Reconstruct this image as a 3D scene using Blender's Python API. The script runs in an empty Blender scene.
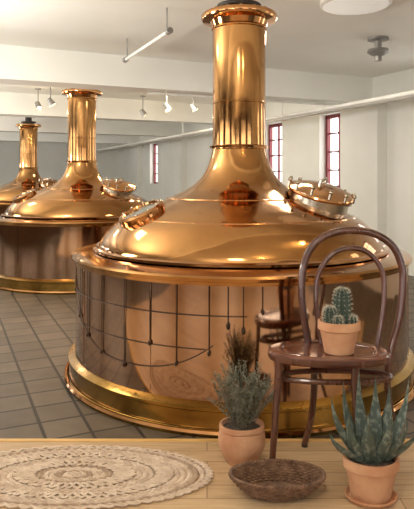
import bpy, math, random
from mathutils import Vector, Matrix
random.seed(7)
TH = math.atan(0.45)      # the brewery hall is turned this much to the camera
EYE = 1.08

# ---------------------------------------------------------------- materials
def mat(name, c1, c2=None, scale=5.0, rough=0.5, metal=0.0, bump=0.0, stretch=(1,1,1),
        bscale=None, rough2=None, coat=0.0, detail=4.0, lo=0.35, hi=0.65):
    m = bpy.data.materials.new(name); m.use_nodes = True
    nt = m.node_tree; b = nt.nodes['Principled BSDF']
    b.inputs['Roughness'].default_value = rough
    b.inputs['Metallic'].default_value = metal
    b.inputs['Coat Weight'].default_value = coat
    b.inputs['Base Color'].default_value = (*c1, 1)
    tc = nt.nodes.new('ShaderNodeTexCoord'); mp = nt.nodes.new('ShaderNodeMapping')
    mp.inputs['Scale'].default_value = stretch
    nt.links.new(tc.outputs['Object'], mp.inputs['Vector'])
    n = nt.nodes.new('ShaderNodeTexNoise'); n.inputs['Scale'].default_value = scale
    n.inputs['Detail'].default_value = detail
    nt.links.new(mp.outputs['Vector'], n.inputs['Vector'])
    if c2 is not None:
        r = nt.nodes.new('ShaderNodeValToRGB')
        r.color_ramp.elements[0].position = lo; r.color_ramp.elements[1].position = hi
        r.color_ramp.elements[0].color = (*c1, 1); r.color_ramp.elements[1].color = (*c2, 1)
        nt.links.new(n.outputs['Fac'], r.inputs['Fac'])
        nt.links.new(r.outputs['Color'], b.inputs['Base Color'])
    if rough2 is not None:
        mr = nt.nodes.new('ShaderNodeMapRange')
        mr.inputs['From Min'].default_value = 0.3; mr.inputs['From Max'].default_value = 0.7
        mr.inputs['To Min'].default_value = rough; mr.inputs['To Max'].default_value = rough2
        nt.links.new(n.outputs['Fac'], mr.inputs['Value'])
        nt.links.new(mr.outputs['Result'], b.inputs['Roughness'])
    if bump > 0:
        n2 = n
        if bscale:
            n2 = nt.nodes.new('ShaderNodeTexNoise'); n2.inputs['Scale'].default_value = bscale
            nt.links.new(mp.outputs['Vector'], n2.inputs['Vector'])
        bp = nt.nodes.new('ShaderNodeBump'); bp.inputs['Strength'].default_value = bump
        bp.inputs['Distance'].default_value = 0.01
        nt.links.new(n2.outputs['Fac'], bp.inputs['Height'])
        nt.links.new(bp.outputs['Normal'], b.inputs['Normal'])
    return m

def brick_mat(name, ca, cb, cm, w, h, mortar, rough, grain=None, offset=0.5, rot=0.0, bump=0.3, vertical=False):
    m = bpy.data.materials.new(name); m.use_nodes = True
    nt = m.node_tree; b = nt.nodes['Principled BSDF']; L = nt.links.new
    tc = nt.nodes.new('ShaderNodeTexCoord'); mp = nt.nodes.new('ShaderNodeMapping')
    mp.inputs['Rotation'].default_value = (math.pi / 2 if vertical else 0, 0, rot)
    L(tc.outputs['Object'], mp.inputs['Vector'])
    br = nt.nodes.new('ShaderNodeTexBrick'); br.offset = offset
    br.inputs['Scale'].default_value = 1.0
    br.inputs['Brick Width'].default_value = w; br.inputs['Row Height'].default_value = h
    br.inputs['Mortar Size'].default_value = mortar; br.inputs['Mortar Smooth'].default_value = 0.2
    br.inputs['Color1'].default_value = (*ca, 1); br.inputs['Color2'].default_value = (*cb, 1)
    br.inputs['Mortar'].default_value = (*cm, 1)
    L(mp.outputs['Vector'], br.inputs['Vector'])
    mp2 = nt.nodes.new('ShaderNodeMapping'); mp2.inputs['Scale'].default_value = grain or (1, 1, 1)
    L(mp.outputs['Vector'], mp2.inputs['Vector'])
    n = nt.nodes.new('ShaderNodeTexNoise'); n.inputs['Scale'].default_value = 6; n.inputs['Detail'].default_value = 6
    L(mp2.outputs['Vector'], n.inputs['Vector'])
    mx = nt.nodes.new('ShaderNodeMix'); mx.data_type = 'RGBA'; mx.blend_type = 'MULTIPLY'
    mx.inputs['Factor'].default_value = 0.7
    r = nt.nodes.new('ShaderNodeValToRGB')
    r.color_ramp.elements[0].position = .3; r.color_ramp.elements[1].position = .7
    r.color_ramp.elements[0].color = (.62, .56, .5, 1); r.color_ramp.elements[1].color = (1, 1, 1, 1)
    L(n.outputs['Fac'], r.inputs['Fac'])
    L(br.outputs['Color'], mx.inputs['A']); L(r.outputs['Color'], mx.inputs['B'])
    L(mx.outputs['Result'], b.inputs['Base Color'])
    b.inputs['Roughness'].default_value = rough
    bp = nt.nodes.new('ShaderNodeBump'); bp.inputs['Strength'].default_value = bump
    bp.inputs['Distance'].default_value = 0.004; bp.invert = True
    L(br.outputs['Fac'], bp.inputs['Height']); L(bp.outputs['Normal'], b.inputs['Normal'])
    return m

def emis(name, c, s):
    m = bpy.data.materials.new(name); m.use_nodes = True
    b = m.node_tree.nodes['Principled BSDF']
    b.inputs['Base Color'].default_value = (*c, 1)
    b.inputs['Emission Color'].default_value = (*c, 1); b.inputs['Emission Strength'].default_value = s
    return m

M_white = mat('wall_paint', (.86, .85, .79), (.80, .79, .72), 1.5, .6, bump=.1, bscale=60)
M_ceil = mat('ceiling_paint', (.90, .89, .83), (.85, .84, .78), 1.2, .6)
M_brick = brick_mat('brown_brick', (.17, .10, .065), (.22, .135, .085), (.14, .12, .10), .22, .07, .008, .8)
M_pipe = mat('painted_pipe', (.82, .81, .76), (.72, .70, .64), 6, .4)
M_tile = brick_mat('floor_tiles', (.185, .145, .105), (.13, .102, .075), (.035, .028, .02), .19, .19, .008, .46, offset=0.0, bump=.5)
M_tile.node_tree.nodes['Principled BSDF'].inputs['Specular IOR Level'].default_value = .35
M_wood = brick_mat('oak_planks', (.70, .50, .30), (.57, .395, .22), (.25, .155, .085), 1.3, .085, .0018, .42, grain=(1, 14, 1), bump=.3)
M_edge = mat('oak_edge', (.84, .54, .20), (.70, .42, .15), 8, .35, stretch=(1, 10, 1))
M_dome = mat('copper_dome', (.37, .17, .055), (.62, .33, .125), 2.0, .05, 1.0, bump=.12, bscale=5, rough2=.15)
M_body = mat('copper_body', (.38, .225, .14), (.62, .41, .265), 1.1, .035, 1.0, bump=.06, bscale=3, rough2=.11, stretch=(1, 1, 1.6))
M_brass = mat('brass_skirt', (.24, .125, .028), (.46, .285, .07), 3, .12, 1.0, rough2=.30, bump=.2, bscale=12)
M_cu_bright = mat('copper_bright', (.70, .36, .15), (.54, .26, .10), 4, .10, 1.0)
M_dark = mat('dark_iron', (.035, .028, .024), (.06, .045, .035), 8, .45, .3)
M_refl = mat('reflected_grid_line', (.05, .026, .016), (.08, .045, .025), 8, .4, .6)  # dark tone for the modelled reflection lines on the kettle
M_steel = mat('brushed_steel', (.58, .50, .38), (.43, .37, .28), 12, .25, 1.0)
M_glass = mat('porthole_glass', (.06, .07, .05), (.12, .12, .08), 4, .06, 0, coat=1)
M_red = mat('red_window_paint', (.22, .025, .03), (.17, .018, .022), 8, .4)
M_cherry = mat('bentwood_varnish', (.060, .018, .010), (.125, .040, .020), 9, .22, coat=.6, stretch=(1, 1, .3), rough2=.32)
M_seat = mat('seat_veneer', (.11, .033, .017), (.18, .062, .032), 5, .2, coat=.7, stretch=(1, 7, 1))
M_terra = mat('terracotta', (.50, .23, .115), (.63, .35, .19), 9, .8, bump=.3, bscale=60)
M_soil = mat('soil', (.05, .035, .025), (.11, .08, .06), 60, .95, bump=1)
M_cactus = mat('cactus_skin', (.028, .048, .036), (.05, .078, .055), 20, .5, bump=.3)
M_spine = mat('cactus_spine', (.70, .66, .55), (.55, .50, .38), 30, .6)
M_aloe = mat('aloe_leaf', (.062, .085, .066), (.19, .215, .17), 75, .38, bump=.25, lo=.5, hi=.66, detail=2, stretch=(1, 1, .7))
M_herb = mat('herb_leaf', (.12, .13, .085), (.25, .255, .185), 30, .7)
M_stem = mat('herb_stem', (.15, .115, .07), (.21, .165, .11), 30, .8)
M_wick = mat('wicker', (.11, .052, .027), (.23, .125, .07), 40, .45, bump=.4)
M_jute = mat('jute_rope', (.60, .45, .33), (.78, .63, .49), 25, .9, bump=.5, bscale=220)
M_jute2 = mat('jute_rope_dark', (.38, .26, .175), (.54, .40, .28), 25, .9, bump=.5, bscale=220)
M_lamp = emis('lamp_bulb', (1, .85, .6), 30)
M_lampw = emis('lamp_diffuser', (.9, .88, .82), .25)
M_grey = mat('grey_metal', (.34, .33, .31), (.26, .25, .24), 10, .45, .5)

# ---------------------------------------------------------------- mesh builder
def catmull(pts, n, cyclic=False):
    pts = [Vector(p) for p in pts]; out = []; N = len(pts)
    rng = N if cyclic else N - 1
    for i in range(rng):
        p1 = pts[i]; p2 = pts[(i + 1) % N]
        p0 = pts[i - 1] if (i > 0 or cyclic) else p1 * 2 - p2
        p3 = pts[(i + 2) % N] if (i + 2 < N or cyclic) else p2 * 2 - p1
        for k in range(n):
            t = k / n
            out.append(.5 * ((2 * p1) + (p2 - p0) * t + (2 * p0 - 5 * p1 + 4 * p2 - p3) * t * t + (3 * p1 - p0 - 3 * p2 + p3) * t ** 3))
    if not cyclic: out.append(pts[-1].copy())
    return out

class MB:
    def __init__(s): s.v = []; s.f = []; s.m = []; s.mats = []
    def mi(s, m):
        if m not in s.mats: s.mats.append(m)
        return s.mats.index(m)
    def grid(s, rings, mat, closed=True, loop=False, cap0=False, cap1=False):
        k = s.mi(mat); base = len(s.v); n = len(rings[0])
        for r in rings: s.v.extend([tuple(p) for p in r])
        R = len(rings)
        for i in range(R if loop else R - 1):
            a = base + i * n; b = base + ((i + 1) % R) * n
            for j in range(n if closed else n - 1):
                j2 = (j + 1) % n
                s.f.append((a + j, a + j2, b + j2, b + j)); s.m.append(k)
        if cap0: s.f.append(tuple(base + j for j in reversed(range(n)))); s.m.append(k)
        if cap1: s.f.append(tuple(base + (R - 1) * n + j for j in range(n))); s.m.append(k)
    def lathe(s, prof, mat, seg=64, c=(0, 0, 0), sx=1, sy=1, M=None, rib=None, cap0=False, cap1=False):
        rings = []
        for (r, z) in prof:
            ring = []
            for j in range(seg):
                a = 2 * math.pi * j / seg
                rr = r * (rib(a, z) if rib else 1)
                p = Vector((rr * math.cos(a) * sx, rr * math.sin(a) * sy, z))
                if M: p = M @ p
                ring.append(p + Vector(c))
            rings.append(ring)
        s.grid(rings, mat, cap0=cap0, cap1=cap1)
    def tube(s, pts, r, mat, seg=8, cyclic=False, flat=1.0):
        pts = [Vector(p) for p in pts]; N = len(pts); rings = []
        up = Vector((0, 0, 1)); prev = None
        for i in range(N):
            if cyclic: t = pts[(i + 1) % N] - pts[i - 1]
            else: t = pts[min(i + 1, N - 1)] - pts[max(i - 1, 0)]
            if t.length < 1e-9: t = Vector((0, 0, 1))
            t.normalize()
            if cyclic: u = up - t * up.dot(t)
            elif prev is None:
                u = Vector((0, 1, 0)) if abs(t.y) < .8 else Vector((1, 0, 0)); u = u - t * u.dot(t)
            else: u = prev - t * prev.dot(t)
            u.normalize(); prev = u; w = t.cross(u)
            rr = r[i] if isinstance(r, (list, tuple)) else r
            rings.append([pts[i] + (u * math.cos(2 * math.pi * j / seg) * flat + w * math.sin(2 * math.pi * j / seg)) * rr for j in range(seg)])
        s.grid(rings, mat, loop=cyclic, cap0=not cyclic, cap1=not cyclic)
    def box(s, a, b, mat, M=None):
        k = s.mi(mat); base = len(s.v)
        for x in (a[0], b[0]):
            for y in (a[1], b[1]):
                for z in (a[2], b[2]):
                    p = Vector((x, y, z)); p = M @ p if M else p
                    s.v.append(tuple(p))
        for q in ((0, 1, 3, 2), (4, 6, 7, 5), (0, 4, 5, 1), (2, 3, 7, 6), (0, 2, 6, 4), (1, 5, 7, 3)):
            s.f.append(tuple(base + i for i in q)); s.m.append(k)
    def sphere(s, c, r, mat, seg=10, sz=1):
        prof = [(r * math.cos(t), r * math.sin(t) * sz) for t in [math.pi * (i / 6 - .5) for i in range(7)]]
        prof[0] = (1e-4, prof[0][1]); prof[-1] = (1e-4, prof[-1][1])
        s.lathe(prof, mat, seg, c)
    def quad(s, pts, mat):
        k = s.mi(mat); b = len(s.v); s.v.extend([tuple(p) for p in pts])
        s.f.append(tuple(range(b, b + len(pts)))); s.m.append(k)
    def build(s, name, loc=(0, 0, 0), rotz=0, smooth=True, angle=35):
        me = bpy.data.meshes.new(name); me.from_pydata(s.v, [], s.f)
        for m in s.mats: me.materials.append(m)
        me.polygons.foreach_set('material_index', s.m)
        me.update()
        if smooth:
            me.polygons.foreach_set('use_smooth', [True] * len(me.polygons))
            me.set_sharp_from_angle(angle=math.radians(angle))
        o = bpy.data.objects.new(name, me); bpy.context.collection.objects.link(o)
        o.location = loc; o.rotation_euler = (0, 0, rotz)
        return o

def rbox(name, u0, u1, v0, v1, z0, z1, m):
    b = MB(); b.box((u0, v0, z0), (u1, v1, z1), m); return b.build(name, rotz=TH, smooth=False)
def hall(u, v):   # hall coords -> world
    c, s = math.cos(TH), math.sin(TH); return (u * c - v * s, u * s + v * c)

# ---------------------------------------------------------------- room shell
UR, UL, VF, VB, CZ = 4.733, -4.0, -3.0, 17.0, 2.30
rbox('floor', UL - .3, UR + .3, VF - .3, VB + .3, -.15, -.01, M_tile)
rbox('ceiling', UL - .3, UR + .3, VF - .3, VB + .3, CZ, CZ + .15, M_ceil)
rbox('wall_back', UL - .3, UR + .3, VB, VB + .3, -.01, CZ, M_white)

def holed_wall(name, axis, c0, c1, a0, a1, holes, m):
    """wall slab running along axis ('v' or 'u'); holes = [(s0,s1,z0,z1)]"""
    b = MB()
    def bx(s0, s1, z0, z1):
        if s1 - s0 < 1e-5 or z1 - z0 < 1e-5: return
        if axis == 'v': b.box((c0, s0, z0), (c1, s1, z1), m)
        else: b.box((s0, c0, z0), (s1, c1, z1), m)
    cur = a0
    for (s0, s1, z0, z1) in sorted(holes):
        bx(cur, s0, -.01, CZ); bx(s0, s1, -.01, z0); bx(s0, s1, z1, CZ); cur = s1
    bx(cur, a1, -.01, CZ)
    return b.build(name, rotz=TH, smooth=False)

wv = [1.3, 2.8, 4.35, 6.42, 7.99, 9.56, 12.2, 13.77, 15.3]
holed_wall('wall_right', 'v', UR, UR + .22, VF, VB, [(v - .29, v + .29, .93, 1.95) for v in wv], M_white)
def window(idx, axis, c, s0, s1, z0, z1, nx, nz, m, t=.05, th=.045):
    b = MB()
    def bx(a0, a1, z0_, z1_, e=0):
        if axis == 'v': b.box((c - e, a0, z0_), (c + t + e, a1, z1_), m)
        else: b.box((a0, c - e, z0_), (a1, c + t + e, z1_), m)
    bx(s0, s0 + th, z0, z1); bx(s1 - th, s1, z0, z1)
    bx(s0 + th, s1 - th, z0, z0 + th); bx(s0 + th, s1 - th, z1 - th, z1)
    for i in range(1, nx):
        p = s0 + (s1 - s0) * i / nx; bx(p - th * .3, p + th * .3, z0 + th, z1 - th, -.01)
    for i in range(1, nz):
        p = z0 + (z1 - z0) * i / nz; bx(s0 + th, s1 - th, p - th * .25, p + th * .25, -.015)
    b.build('window_%d' % idx, rotz=TH, smooth=False)
for i, v in enumerate(wv):
    window(i + 1, 'v', UR + .10, v - .285, v + .285, .935, 1.945, 2, 4, M_red)
# large industrial windows behind and to the left of the viewer
fh = [(-3.6, -1.6, .8, 2.0), (-.5, 1.6, .8, 2.0), (2.5, 4.4, .8, 2.0)]
holed_wall('wall_front', 'u', VF - .3, VF, UL - .3, UR + .3, fh, M_brick)
for i, h in enumerate(fh):
    window(20 + i, 'u', VF - .18, h[0] + .005, h[1] - .005, h[2] + .005, h[3] - .005, 6, 4, M_dark)
lh = [(-2.6 + 3.2 * i, -.4 + 3.2 * i, .7, 2.05) for i in range(6)]
holed_wall('wall_left', 'v', UL - .3, UL, VF, VB, lh, M_brick)
for i, h in enumerate(lh):
    window(30 + i, 'v', UL - .18, h[0] + .005, h[1] - .005, h[2] + .005, h[3] - .005, 6, 4, M_dark)

for i, v0 in enumerate((-.6, 1.9, 5.61, 8.7, 11.8, 14.9)):
    b = MB(); b.box((UL, v0, 1.99), (UR, v0 + .32, CZ), M_ceil)
    b.build('trim_beam_%d' % i, rotz=TH, smooth=False)
    b = MB(); b.box((UR - .14, v0 - .25, -.01), (UR, v0 + .45, 1.99), M_white)
    b.build('trim_pilaster_%d' % i, rotz=TH, smooth=False)
rbox('baseboard_right', UR - .03, UR, 6.07, 8.4, -.01, .12, M_grey)

# wooden floor in the foreground
b = MB(); b.box((-2.6, -1.9, -.01), (2.6, 2.375, 0), M_wood); b.build('floor_oak', smooth=False)
b = MB(); b.box((-2.6, 2.375, -.01), (2.6, 2.395, .004), M_edge); b.build('trim_floor_edge', smooth=False)

# ---------------------------------------------------------------- kettles
dome_pts = [(.815, .695), (.80, .735), (.765, .785), (.70, .848), (.60, .902), (.50, .943), (.40, .982), (.30, 1.028),
            (.235, 1.08), (.195, 1.135), (.170, 1.20), (.156, 1.26)]
dome_prof = [(p.x, p.z) for p in catmull([(r, 0, z) for r, z in dome_pts], 5)]
def dome_z(r):
    for (r0, z0), (r1, z1) in zip(dome_prof, dome_prof[1:]):
        if r1 <= r <= r0: return z0 + (z1 - z0) * (r0 - r) / (r0 - r1 + 1e-9)
    return .7
def on_dome(r, ang, tilt_scale=1.0, lift=0):
    z = dome_z(r); dz = (dome_z(r + .03) - dome_z(r - .03)) / .06
    nrm = Vector((-dz * math.cos(ang) * tilt_scale, -dz * math.sin(ang) * tilt_scale, 1)).normalized()
    q = nrm.to_track_quat('Z', 'Y').to_matrix().to_4x4()
    p = Vector((r * math.cos(ang), r * math.sin(ang), z)) + nrm * lift
    return Matrix.Translation(p) @ q

def kettle(name, x, y, refl_grid=True):
    b = MB()
    b.lathe([(.90, 0), (.985, 0), (.985, .018), (.972, .028), (.966, .085), (.966, .10), (.974, .106), (.974, .118), (.955, .128), (.937, .135)], M_brass, 128)
    b.lathe([(.992, .012), (1.0, .02), (.992, .03), (.98, .03)], M_cu_bright, 128)
    b.lathe([(.937, .135), (.936, .30), (.935, .45), (.934, .60), (.934, .628)], M_body, 128)
    b.lathe([(.934, .628), (.944, .630), (.946, .645), (.955, .648), (.958, .662), (.952, .672), (.90, .682), (.83, .690)], M_dome, 128)
    b.lathe([(.83, .690), (.842, .694), (.842, .706), (.826, .712), (.812, .705)], M_cu_bright, 128)
    b.lathe(dome_prof, M_dome, 128)
    for r in (.66, .42):
        z = dome_z(r); b.lathe([(r + .006, z - .004), (r + .003, z + .003), (r - .004, z + .0045), (r - .010, z + .001)], M_cu_bright, 96)
    # flue pipe
    b.lathe([(.156, 1.26), (.172, 1.262), (.174, 1.275), (.156, 1.28), (.154, 1.5), (.154, 1.52), (.157, 1.523), (.157, 1.53), (.154, 1.533),
             (.155, 1.80), (.156, 1.95), (.162, 1.955), (.162, 1.965), (.158, 1.97)], M_dome, 64)
    b.lathe([(.158, 1.97), (.17, 2.0), (.215, 2.008), (.222, 2.018), (.222, 2.036), (.215, 2.045), (.10, 2.052)], M_cu_bright, 64)
    b.lathe([(.10, 2.05), (.10, 2.075), (.13, 2.08), (.13, 2.10), (.06, 2.11), (.055, 2.16), (.055, CZ + .008)], M_dark, 32)
    for i in range(16):
        a = i * math.pi / 8; b.sphere((.195 * math.cos(a), .195 * math.sin(a), 2.046), .011, M_steel, 8)
    for a in (-150, -118, -62, -20, 40, 90, 150):
        a = math.radians(a); ca, sa = math.cos(a), math.sin(a)
        b.tube([(.9365 * ca, .9365 * sa, .15), (.9355 * ca, .9355 * sa, .62)], .0022, M_body, 6)
    # porthole on the left shoulder
    M = on_dome(.615, math.radians(210), 1.0)
    b.lathe([(.128, -.03), (.128, .022), (.118, .032), (.100, .032), (.096, .022)], M_cu_bright, 40, M=M)
    b.lathe([(.098, .022), (.05, .026), (.001, .028)], M_glass, 40, M=M)
    for i in range(10):
        a = i * math.pi / 5; p = M @ Vector((.110 * math.cos(a), .110 * math.sin(a), .033)); b.sphere(p, .007, M_steel, 6)
    # open manhole with hinged lid on the right shoulder
    M = on_dome(.47, math.radians(-26), .75)
    b.lathe([(.165, -.07), (.165, .03), (.178, .032), (.18, .045), (.15, .047), (.145, .03), (.145, -.03)], M_steel, 48, M=M)
    L = M @ Matrix.Translation((-.0, 0, .062)) @ Matrix.Rotation(math.radians(-9), 4, 'Y')
    b.lathe([(.001, .04), (.06, .038), (.12, .028), (.165, .012), (.182, .008), (.186, 0), (.182, -.01), (.15, -.014), (.001, -.016)], M_cu_bright, 48, M=L)
    for i in range(12):
        a = i * math.pi / 6
        p = M @ Vector((.183 * math.cos(a), .183 * math.sin(a), .05)); q = M @ Vector((.183 * math.cos(a), .183 * math.sin(a), .088))
        b.tube([p, q], .008, M_steel, 6); b.sphere(q, .012, M_steel, 8)
    h = [L @ Vector(p) for p in ((-.05, 0, .035), (-.05, 0, .07), (.05, 0, .07), (.05, 0, .035))]
    b.tube(h, .008, M_steel, 8)
    if refl_grid:  # slim dark rods on the shell imitate a reflected grid
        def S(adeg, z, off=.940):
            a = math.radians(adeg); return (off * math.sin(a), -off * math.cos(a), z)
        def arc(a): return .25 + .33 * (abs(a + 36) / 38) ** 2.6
        b.tube([S(a, arc(a)) for a in range(-74, -9, 2)], .0022, M_refl, 6)
        b.tube([S(a, .50) for a in range(-70, 0)], .0018, M_refl, 6)
        b.tube([S(a, .355) for a in range(-62, -11)], .0016, M_refl, 6)
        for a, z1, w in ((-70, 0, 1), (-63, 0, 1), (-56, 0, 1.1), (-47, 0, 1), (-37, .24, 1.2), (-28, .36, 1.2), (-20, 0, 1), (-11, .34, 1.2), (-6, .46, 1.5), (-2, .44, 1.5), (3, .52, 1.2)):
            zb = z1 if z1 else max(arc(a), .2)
            b.tube([S(a, .628), S(a, zb)], .0019 * w, M_refl, 6)
            b.sphere(S(a, zb, .943), .0065 * w, M_refl, 8, 1.6)
    o = b.build(name, (x, y, -.01), angle=40)
    return o
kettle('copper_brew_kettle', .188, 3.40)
kettle('copper_brew_kettle', -1.38, 6.40, False)
kettle('copper_brew_kettle', -3.20, 10.4, False)

# ---------------------------------------------------------------- hall services
def wpt(u, v, z): x, y = hall(u, v); return (x, y, z)
b = MB()
b.tube([wpt(3.55, 1.0, 1.79), wpt(3.55, 16.9, 1.79)], .022, M_pipe, 12)
for v in (2.06, 5.77, 8.86, 11.96, 15.06):
    b.tube([wpt(3.55, v, 1.79), wpt(3.55, v, 1.989)], .009, M_pipe, 8)
b.build('overhead_water_pipe')
b = MB()
b.tube([wpt(4.15, 1.0, 1.88), wpt(4.15, 16.9, 1.88)], .03, M_pipe, 12)
for v in (2.06, 5.77, 8.86, 11.96, 15.06):
    b.tube([wpt(4.15, v, 1.88), wpt(4.15, v, 1.989)], .009, M_pipe, 8)
b.build('overhead_water_pipe')
b = MB()   # cross pipe slung under the beam
b.tube([wpt(1.9, 5.70, 1.955), wpt(UR - .16, 5.70, 1.955)], .014, M_pipe, 10)
for u in (2.1, 3.2, 4.4): b.tube([wpt(u, 5.7, 1.955), wpt(u, 5.7, 1.989)], .008, M_pipe, 6)
b.build('overhead_water_pipe')
# hanging fluorescent batten
b = MB()
b.tube([wpt(1.44, 3.85, 2.12), wpt(1.44, 4.95, 2.12)], .014, M_pipe, 10)
b.tube([wpt(1.44, 3.9, 2.13), wpt(1.44, 3.9, CZ - .002)], .006, M_grey, 6)
b.tube([wpt(1.44, 4.9, 2.13), wpt(1.44, 4.9, CZ - .002)], .006, M_grey, 6)
b.tube([wpt(1.44, 3.83, 2.12), wpt(1.44, 3.88, 2.12)], .024, M_grey, 10)
b.tube([wpt(1.44, 4.92, 2.12), wpt(1.44, 4.97, 2.12)], .024, M_grey, 10)
b.build('fluorescent_batten')

def spot(x, y, z, yaw, tilt=35):
    b = MB()
    R = Matrix.Translation((x, y, z)) @ Matrix.Rotation(yaw, 4, 'Z') @ Matrix.Rotation(math.radians(tilt), 4, 'Y') @ Matrix.Scale(.75, 4)
    b.lathe([(.012, .07), (.045, .06), (.05, 0), (.062, -.07), (.058, -.072), (.046, -.02), (.001, -.01)], M_grey, 24, M=R)
    b.lathe([(.001, -.03), (.03, -.028), (.038, -.012)], M_lamp, 16, M=R)
    b.tube([(x, y, z + .03), (x, y, CZ - .002)], .008, M_grey, 8)
    b.lathe([(.04, CZ - .015), (.04, CZ - .001)], M_grey, 16, (x, y, 0), cap0=True)
    b.build('track_spotlight')
for (px, d, z) in ((-.19, 8.2, 2.08), (-.55, 7.9, 2.05), (-2.05, 7.6, 2.08), (-2.3, 7.9, 2.07), (-.95, 8.6, 2.05), (-2.75, 9.2, 2.1)):
    spot(px, d, z, random.uniform(2.4, 3.6))
def disc_lamp(x, y, r=.26):
    b = MB()
    b.lathe([(r, CZ - .001), (r, CZ - .03), (r - .02, CZ - .04)], M_pipe, 48, (x, y, 0))
    b.lathe([(r - .02, CZ - .04), (r * .6, CZ - .055), (.001, CZ - .06)], M_lampw, 48, (x, y, 0))
    b.build('flush_mount_lamp')
disc_lamp(1.02, 3.98, .24)
disc_lamp(-.9, .6)
b = MB()
cx, cy = 1.49, 5.05
b.lathe([(.09, CZ - .001), (.09, CZ - .02), (.03, CZ - .03), (.03, CZ - .09), (.085, CZ - .10), (.095, CZ - .125), (.06, CZ - .15), (.03, CZ - .16), (.03, CZ - .20), (.001, CZ - .205)], M_grey, 28, (cx, cy, 0))
b.build('sprinkler_head')

# ---------------------------------------------------------------- chair
b = MB()
SX, SY = .46, 2.205; SZ = .432
prof = [(.001, -.004), (.55, -.004), (.70, -.003), (.735, -.0015), (.75, -.005), (.765, .0), (.93, .001), (.975, -.003), (.995, -.010), (1.0, -.019),
        (.99, -.029), (.965, -.036), (.94, -.036), (.93, -.020), (.001, -.020)]
Mz = Matrix.Rotation(math.radians(-5), 4, 'Z')
rings = []
def seatpt(a, r):
    x = math.cos(a); y = math.sin(a)
    x = math.copysign(abs(x) ** .88, x); y = math.copysign(abs(y) ** .88, y)
    x *= .228 * (1 - .06 * y); y *= .125
    return Vector((x * r, y * r, 0))
for r, z in prof:
    ring = []
    for j in range(72):
        p = seatpt(2 * math.pi * j / 72, r); p.z = z; p = Mz @ p
        ring.append(p + Vector((SX, SY, SZ)))
    rings.append(ring)
b.grid(rings[:9], M_seat); b.grid(rings[8:], M_cherry)
outer = [(.767, 2.335, 0.012), (.735, 2.30, .12), (.712, 2.285, .25), (.712, 2.282, .34), (.732, 2.295, .42), (.765, 2.31, .52), (.784, 2.325, .63), (.785, 2.335, .72),
         (.752, 2.345, .803), (.68, 2.352, .853), (.589, 2.355, .868), (.498, 2.352, .853), (.425, 2.345, .803), (.388, 2.335, .72),
         (.379, 2.322, .61), (.388, 2.308, .51), (.404, 2.295, .42), (.420, 2.288, .34), (.423, 2.29, .25), (.413, 2.305, .12), (.393, 2.335, .012)]
op = catmull(outer, 6)
b.tube(op, [.0125 + .003 * math.sin(math.pi * i / (len(op) - 1)) for i in range(len(op))], M_cherry, 12)
inner = [(.452, 2.288, .42), (.440, 2.305, .52), (.436, 2.318, .61), (.450, 2.33, .70), (.505, 2.34, .772), (.583, 2.343, .797), (.655, 2.34, .775),
         (.703, 2.33, .705), (.708, 2.318, .61), (.695, 2.305, .52), (.672, 2.288, .42)]
b.tube(catmull(inner, 6), .0105, M_cherry, 12)
for (x0, y0, x1, y1) in ((.268, 2.155, .238, 2.13), (.545, 2.125, .545, 2.105)):
    pts = catmull([(x0, y0, .41), (x0 - .003, y0 - .002, .33), ((x0 + x1) / 2, (y0 + y1) / 2, .2), (x1, y1, .012)], 6)
    b.tube(pts, [.0165 - .005 * i / (len(pts) - 1) for i in range(len(pts))], M_cherry, 12)
ring = [(.485 + .212 * math.cos(a), 2.208 + .065 * math.sin(a), .325) for a in [2 * math.pi * i / 64 for i in range(64)]]
b.tube(ring, .011, M_cherry, 10, cyclic=True)
for (x, y) in ((.767, 2.335), (.393, 2.335), (.238, 2.13), (.545, 2.105)):
    b.lathe([(.013, 0), (.013, .014)], M_dark, 12, (x, y, 0), cap0=True, cap1=True)
b.build('bentwood_chair')

# ---------------------------------------------------------------- pots & plants
def pot(b, x, y, z, rt, rb, h, rimh=.03, belly=0.0, squ=.85):
    out = []
    body_h = h - rimh
    for i in range(9):
        t = i / 8
        r = rb + (rt * .9 - rb) * t + belly * math.sin(math.pi * t * .9)
        out.append((r, body_h * t))
    prof = [(.001, 0.0), (rb * .95, 0)] + out + [(rt * .96, body_h + .001), (rt, body_h + .004), (rt, h - .004), (rt * .98, h), (rt * .9, h), (rt * .87, h - .02)]
    b.lathe(prof, M_terra, 48, (x, y, z), 1, squ)
    b.lathe([(rt * .88, h - .018), (rt * .5, h - .010), (.001, h - .012)], M_soil, 40, (x, y, z), 1, squ)

def leaf(b, base, tip, w, th, bow, mat, n=14):
    base = Vector(base); tip = Vector(tip); d = tip - base
    out = Vector((d.x, d.y, 0)); out = out.normalized() if out.length > .005 else Vector((0, -1, 0))
    side = d.cross(Vector((0, 0, 1)))
    if side.length < .01: side = Vector((1, 0, 0))
    side.normalize()
    # broad faces of steep side leaves are turned a little to the room
    side = (side + Vector((.45 if side.x >= 0 else -.45, 0, 0))).normalized()
    rings = []
    for i in range(n + 1):
        t = i / n
        p = base + d * t + out * (bow * math.sin(math.pi * t))
        tan = (d + out * (bow * math.pi * math.cos(math.pi * t))).normalized()
        s2 = (side - tan * side.dot(tan)).normalized()
        nn = s2.cross(tan).normalized()
        ww = w * (1 - t ** 1.9) * (.8 + .4 * math.sin(math.pi * min(t * 1.3, 1))) * .85 + .0006
        tt = th * (1 - t ** 1.6) + .0005
        ring = []
        for j in range(10):
            a = 2 * math.pi * j / 10
            sx, sn = math.cos(a), math.sin(a)
            ring.append(p + s2 * ww * sx + nn * (tt * sn + .35 * ww * sx * sx))
        rings.append(ring)
    b.grid(rings, mat, cap0=True, cap1=True)

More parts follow.
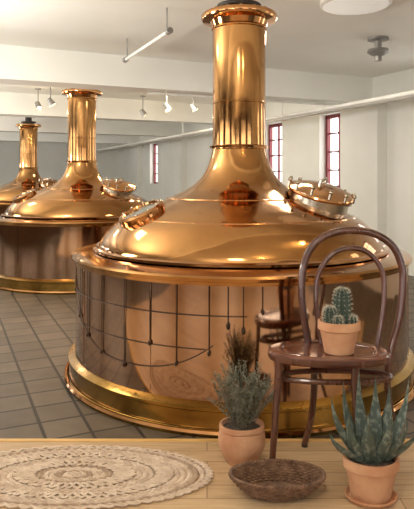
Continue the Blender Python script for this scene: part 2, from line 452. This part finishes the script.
# aloe
b = MB(); ax, ay = .552, 1.955
b.lathe([(.001, 0), (.074, 0), (.088, .014), (.088, .018), (.082, .018), (.074, .008), (.001, .008)], M_terra, 48, (ax, ay, 0), 1, .85)
pot(b, ax, ay, .008, .094, .066, .135, .034)
zt = .128
tips = [(-.138, -.02, .35), (-.080, .05, .375), (-.025, .055, .41), (.030, .05, .39), (.078, .05, .365), (.128, .0, .40),
        (.150, -.03, .25), (-.148, -.045, .24), (-.090, -.055, .295), (-.03, -.075, .32), (.048, -.07, .33), (.108, -.05, .29)]
for i, (dx, dy, z) in enumerate(tips):
    ln = math.hypot(dx, dy) + 1e-6
    bx, by = ax + dx / ln * .030, ay + dy / ln * .024
    leaf(b, (bx, by, zt), (ax + dx, ay + dy, z), .0265, .010, .014 + .09 * abs(dx), M_aloe)
b.build('potted_aloe')

# cactus on the seat
b = MB(); cx, cy = .493, 2.165; cz = SZ - .001
pot(b, cx, cy, cz, .079, .054, .118, .034)
def cactus(cx, cy, cz, r, h, ribs):
    prof = [(r * .8, 0), (r * .95, h * .2), (r, h * .45), (r * .97, h * .7), (r * .8, h * .88), (r * .5, h * .97), (.001, h)]
    pp = [(p.x, p.z) for p in catmull([(q[0], 0, q[1]) for q in prof], 4)]
    b.lathe([(max(r_, .0005), z_) for r_, z_ in pp], M_cactus, ribs * 8, (cx, cy, cz), rib=lambda a, z: 1 + .13 * math.cos(ribs * a))
    for k in range(ribs):
        a = 2 * math.pi * k / ribs
        for (rr, zz) in pp[2::2]:
            if rr < r * .2: continue
            c = Vector((cx + rr * 1.13 * math.cos(a), cy + rr * 1.13 * math.sin(a), cz + zz))
            for q in range(4):
                d = Vector((math.cos(a) + random.uniform(-.8, .8), math.sin(a) + random.uniform(-.8, .8), random.uniform(-.4, .9))).normalized()
                b.tube([c, c + d * .010], [.0006, .0002], M_spine, 3)
zz = cz + .098
cactus(cx + .012, cy, zz, .029, .142, 12)
cactus(cx - .036, cy - .012, zz, .022, .075, 10)
cactus(cx + .048, cy - .010, zz, .014, .040, 8)
cactus(cx - .012, cy - .036, zz, .014, .045, 8)
b.build('potted_cactus')

# herb
b = MB(); hx, hy = .132, 2.205
pot(b, hx, hy, 0, .086, .052, .148, .022, belly=.022)
def stem(p0, p1, n):
    p0 = Vector(p0); p1 = Vector(p1)
    mid = (p0 + p1) / 2 + Vector((random.uniform(-.015, .015), random.uniform(-.01, .01), .01))
    pts = catmull([p0, mid, p1], 5)
    b.tube(pts, [.0014 - .0008 * i / (len(pts) - 1) for i in range(len(pts))], M_stem, 4)
    for k in range(n):
        t = .12 + .88 * k / n
        i = min(int(t * (len(pts) - 1)), len(pts) - 2); p = pts[i].lerp(pts[i + 1], t * (len(pts) - 1) - i)
        d = Vector((random.uniform(-1, 1), random.uniform(-1, 1), random.uniform(.1, 1.2))).normalized()
        s = d.cross(Vector((random.uniform(-1, 1), random.uniform(-1, 1), random.uniform(-1, 1)))).normalized()
        l = random.uniform(.008, .014)
        b.quad([p, p + d * l * .5 + s * .0024, p + d * l, p + d * l * .5 - s * .0024], M_herb)
for i in range(125):
    a = random.uniform(0, 2 * math.pi); r = random.uniform(0, .05)
    spread = random.uniform(.1, 1) ** .6
    ht = random.uniform(.14, .255) * (1.08 - .30 * spread ** 2)
    stem((hx + r * math.cos(a) * .7, hy + r * math.sin(a) * .6, .13), (hx + math.cos(a) * .140 * spread, hy + math.sin(a) * .085 * spread, .13 + ht), 40)
b.build('potted_thyme')

# wicker basket
b = MB(); kx, ky = .240, 1.985; SQ = .58
rows = 9; N = 34
for k in range(rows):
    t = k / (rows - 1); ra = .098 + .060 * t ** .8; z = .008 + .054 * t
    pts = []
    for i in range(N * 4):
        a = 2 * math.pi * i / (N * 4)
        o = .0034 * math.cos(a * N + math.pi * k)
        pts.append((kx + (ra + o) * math.cos(a), ky + (ra + o) * SQ * math.sin(a), z))
    b.tube(pts, .0046, M_wick, 6, cyclic=True)
for i in range(N):
    a = 2 * math.pi * (i + .5) / N
    b.tube([(kx + r * math.cos(a), ky + r * SQ * math.sin(a), z) for r, z in ((.02, .006), (.094, .006), (.13, .030), (.158, .062))], .0024, M_wick, 5)
for k in range(11):
    ra = .008 + .0088 * k
    b.tube([(kx + ra * math.cos(2 * math.pi * i / 60), ky + ra * SQ * math.sin(2 * math.pi * i / 60), .007 + .0015 * math.cos(i * 30 + k * math.pi)) for i in range(60)], .0042, M_wick, 5, cyclic=True)
for ph in (0, math.pi):
    pts = []
    for i in range(200):
        a = 2 * math.pi * i / 200; q = a * 34 + ph
        ra = .160 + .0035 * math.cos(q)
        pts.append((kx + ra * math.cos(a), ky + ra * SQ * math.sin(a), .067 + .0035 * math.sin(q)))
    b.tube(pts, .0048, M_wick, 6, cyclic=True)
b.build('wicker_basket')

# oval jute rug: braided bands with an openwork ring of loops
b = MB(); rx, ry, RA, RB = -.48, 2.105, .505, .225
def band(t0, t1, m, wn, ph, h=.009):
    n = wn * 6; rings = []
    for i in range(n):
        a = 2 * math.pi * i / n; ring = []
        for j in range(7):
            s = j / 6; t = t0 + (t1 - t0) * s
            z = .0005 + h * math.sin(math.pi * s) ** .6 * (.72 + .28 * math.cos(wn * a + ph + 3.2 * s)) if 0 < s < 1 else .0005
            t += .11 * (t1 - t0) * math.cos(wn * a + ph)
            ring.append((rx + RA * t * math.cos(a), ry + RB * t * math.sin(a), z))
        rings.append(ring)
    b.grid(rings, m, closed=False, loop=True)
def ell(t, n, z=.006, wob=0, wn=0, ph=0):
    out = []
    for i in range(n):
        a = 2 * math.pi * i / n
        tt = t + wob * math.cos(wn * a + ph)
        out.append((rx + RA * tt * math.cos(a), ry + RB * tt * math.sin(a), z))
    return out
w_ = .046
def bands(t0, t1, dark_every):
    t = t0; k = 0
    while t + w_ <= t1 + 1e-6:
        wn = max(8, int(2 * math.pi * (t + .02) * .37 / .024))
        band(t, t + w_ * .96, M_jute2 if k % dark_every == dark_every - 1 else M_jute, wn, k * math.pi)
        t += w_; k += 1
bands(.0, .277, 3); bands(.44, .58, 9); bands(.715, .95, 4)
for tc_, amp, wn in ((.36, .075, 22), (.648, .062, 38)):
    for ph in (0, math.pi):
        b.tube(ell(tc_, wn * 12, .006 + ph * .0007, amp, wn, ph), .0062, M_jute, 5, cyclic=True, flat=.6)
b.tube(ell(.970, 66 * 8, .006, .020, 66), .007, M_jute, 5, cyclic=True, flat=.6)
b.build('oval_jute_rug', angle=60)

# ---------------------------------------------------------------- light
w = bpy.data.worlds.new('World'); bpy.context.scene.world = w; w.use_nodes = True
w.node_tree.nodes['Background'].inputs['Color'].default_value = (1, .99, .98, 1)
w.node_tree.nodes['Background'].inputs['Strength'].default_value = 3.8
def area(name, loc, size, power, col, rot=(0, 0, 0)):
    l = bpy.data.lights.new(name, 'AREA'); l.energy = power; l.color = col; l.size = size
    o = bpy.data.objects.new(name, l); bpy.context.collection.objects.link(o)
    o.location = loc; o.rotation_euler = rot; return o
for (u, v, p) in ((.2, .6, 11), (2.6, 3.9, 12), (.0, 4.3, 8), (2.9, 7.3, 12), (0, 7.3, 8), (2.4, 10.2, 8), (2.0, 13.3, 6)):
    x, y = hall(u, v); area('overhead_light', (x, y, CZ - .09), .4, p, (1, .90, .75))
# added fill lights, out of view on the left, brighten the ceiling
for (v, p) in ((.4, 18), (3.9, 66), (7.2, 50), (10.3, 42), (13.4, 30)):
    x, y = hall(-1.0, v); area('ceiling_fill_light', (x, y, 1.30), .5, p, (1, .96, .88), rot=(0, math.radians(180 + 34), TH))
for (x, y, z) in ((-.19, 8.2, 1.95), (-.55, 7.9, 1.95), (-2.05, 7.6, 1.95), (.7, 1.2, 2.1), (-.7, 2.0, 2.15), (1.3, 2.6, 2.15)):
    l = bpy.data.lights.new('spot_bulb', 'POINT'); l.energy = 4; l.color = (1, .75, .42); l.shadow_soft_size = .03
    o = bpy.data.objects.new('spot_bulb', l); bpy.context.collection.objects.link(o); o.location = (x, y, z)

# ---------------------------------------------------------------- camera
cam = bpy.data.cameras.new('camera'); co = bpy.data.objects.new('camera', cam)
bpy.context.collection.objects.link(co)
co.location = (0, 0, EYE); co.rotation_euler = (math.radians(90), 0, 0)
cam.sensor_fit = 'HORIZONTAL'; cam.sensor_width = 36; cam.lens = 580 / 414 * 36
cam.shift_y = -(254.5 - 178) / 414
cam.clip_start = .05
bpy.context.scene.camera = co
bpy.context.scene.view_settings.view_transform = 'Standard'
bpy.context.scene.view_settings.exposure = 0.2
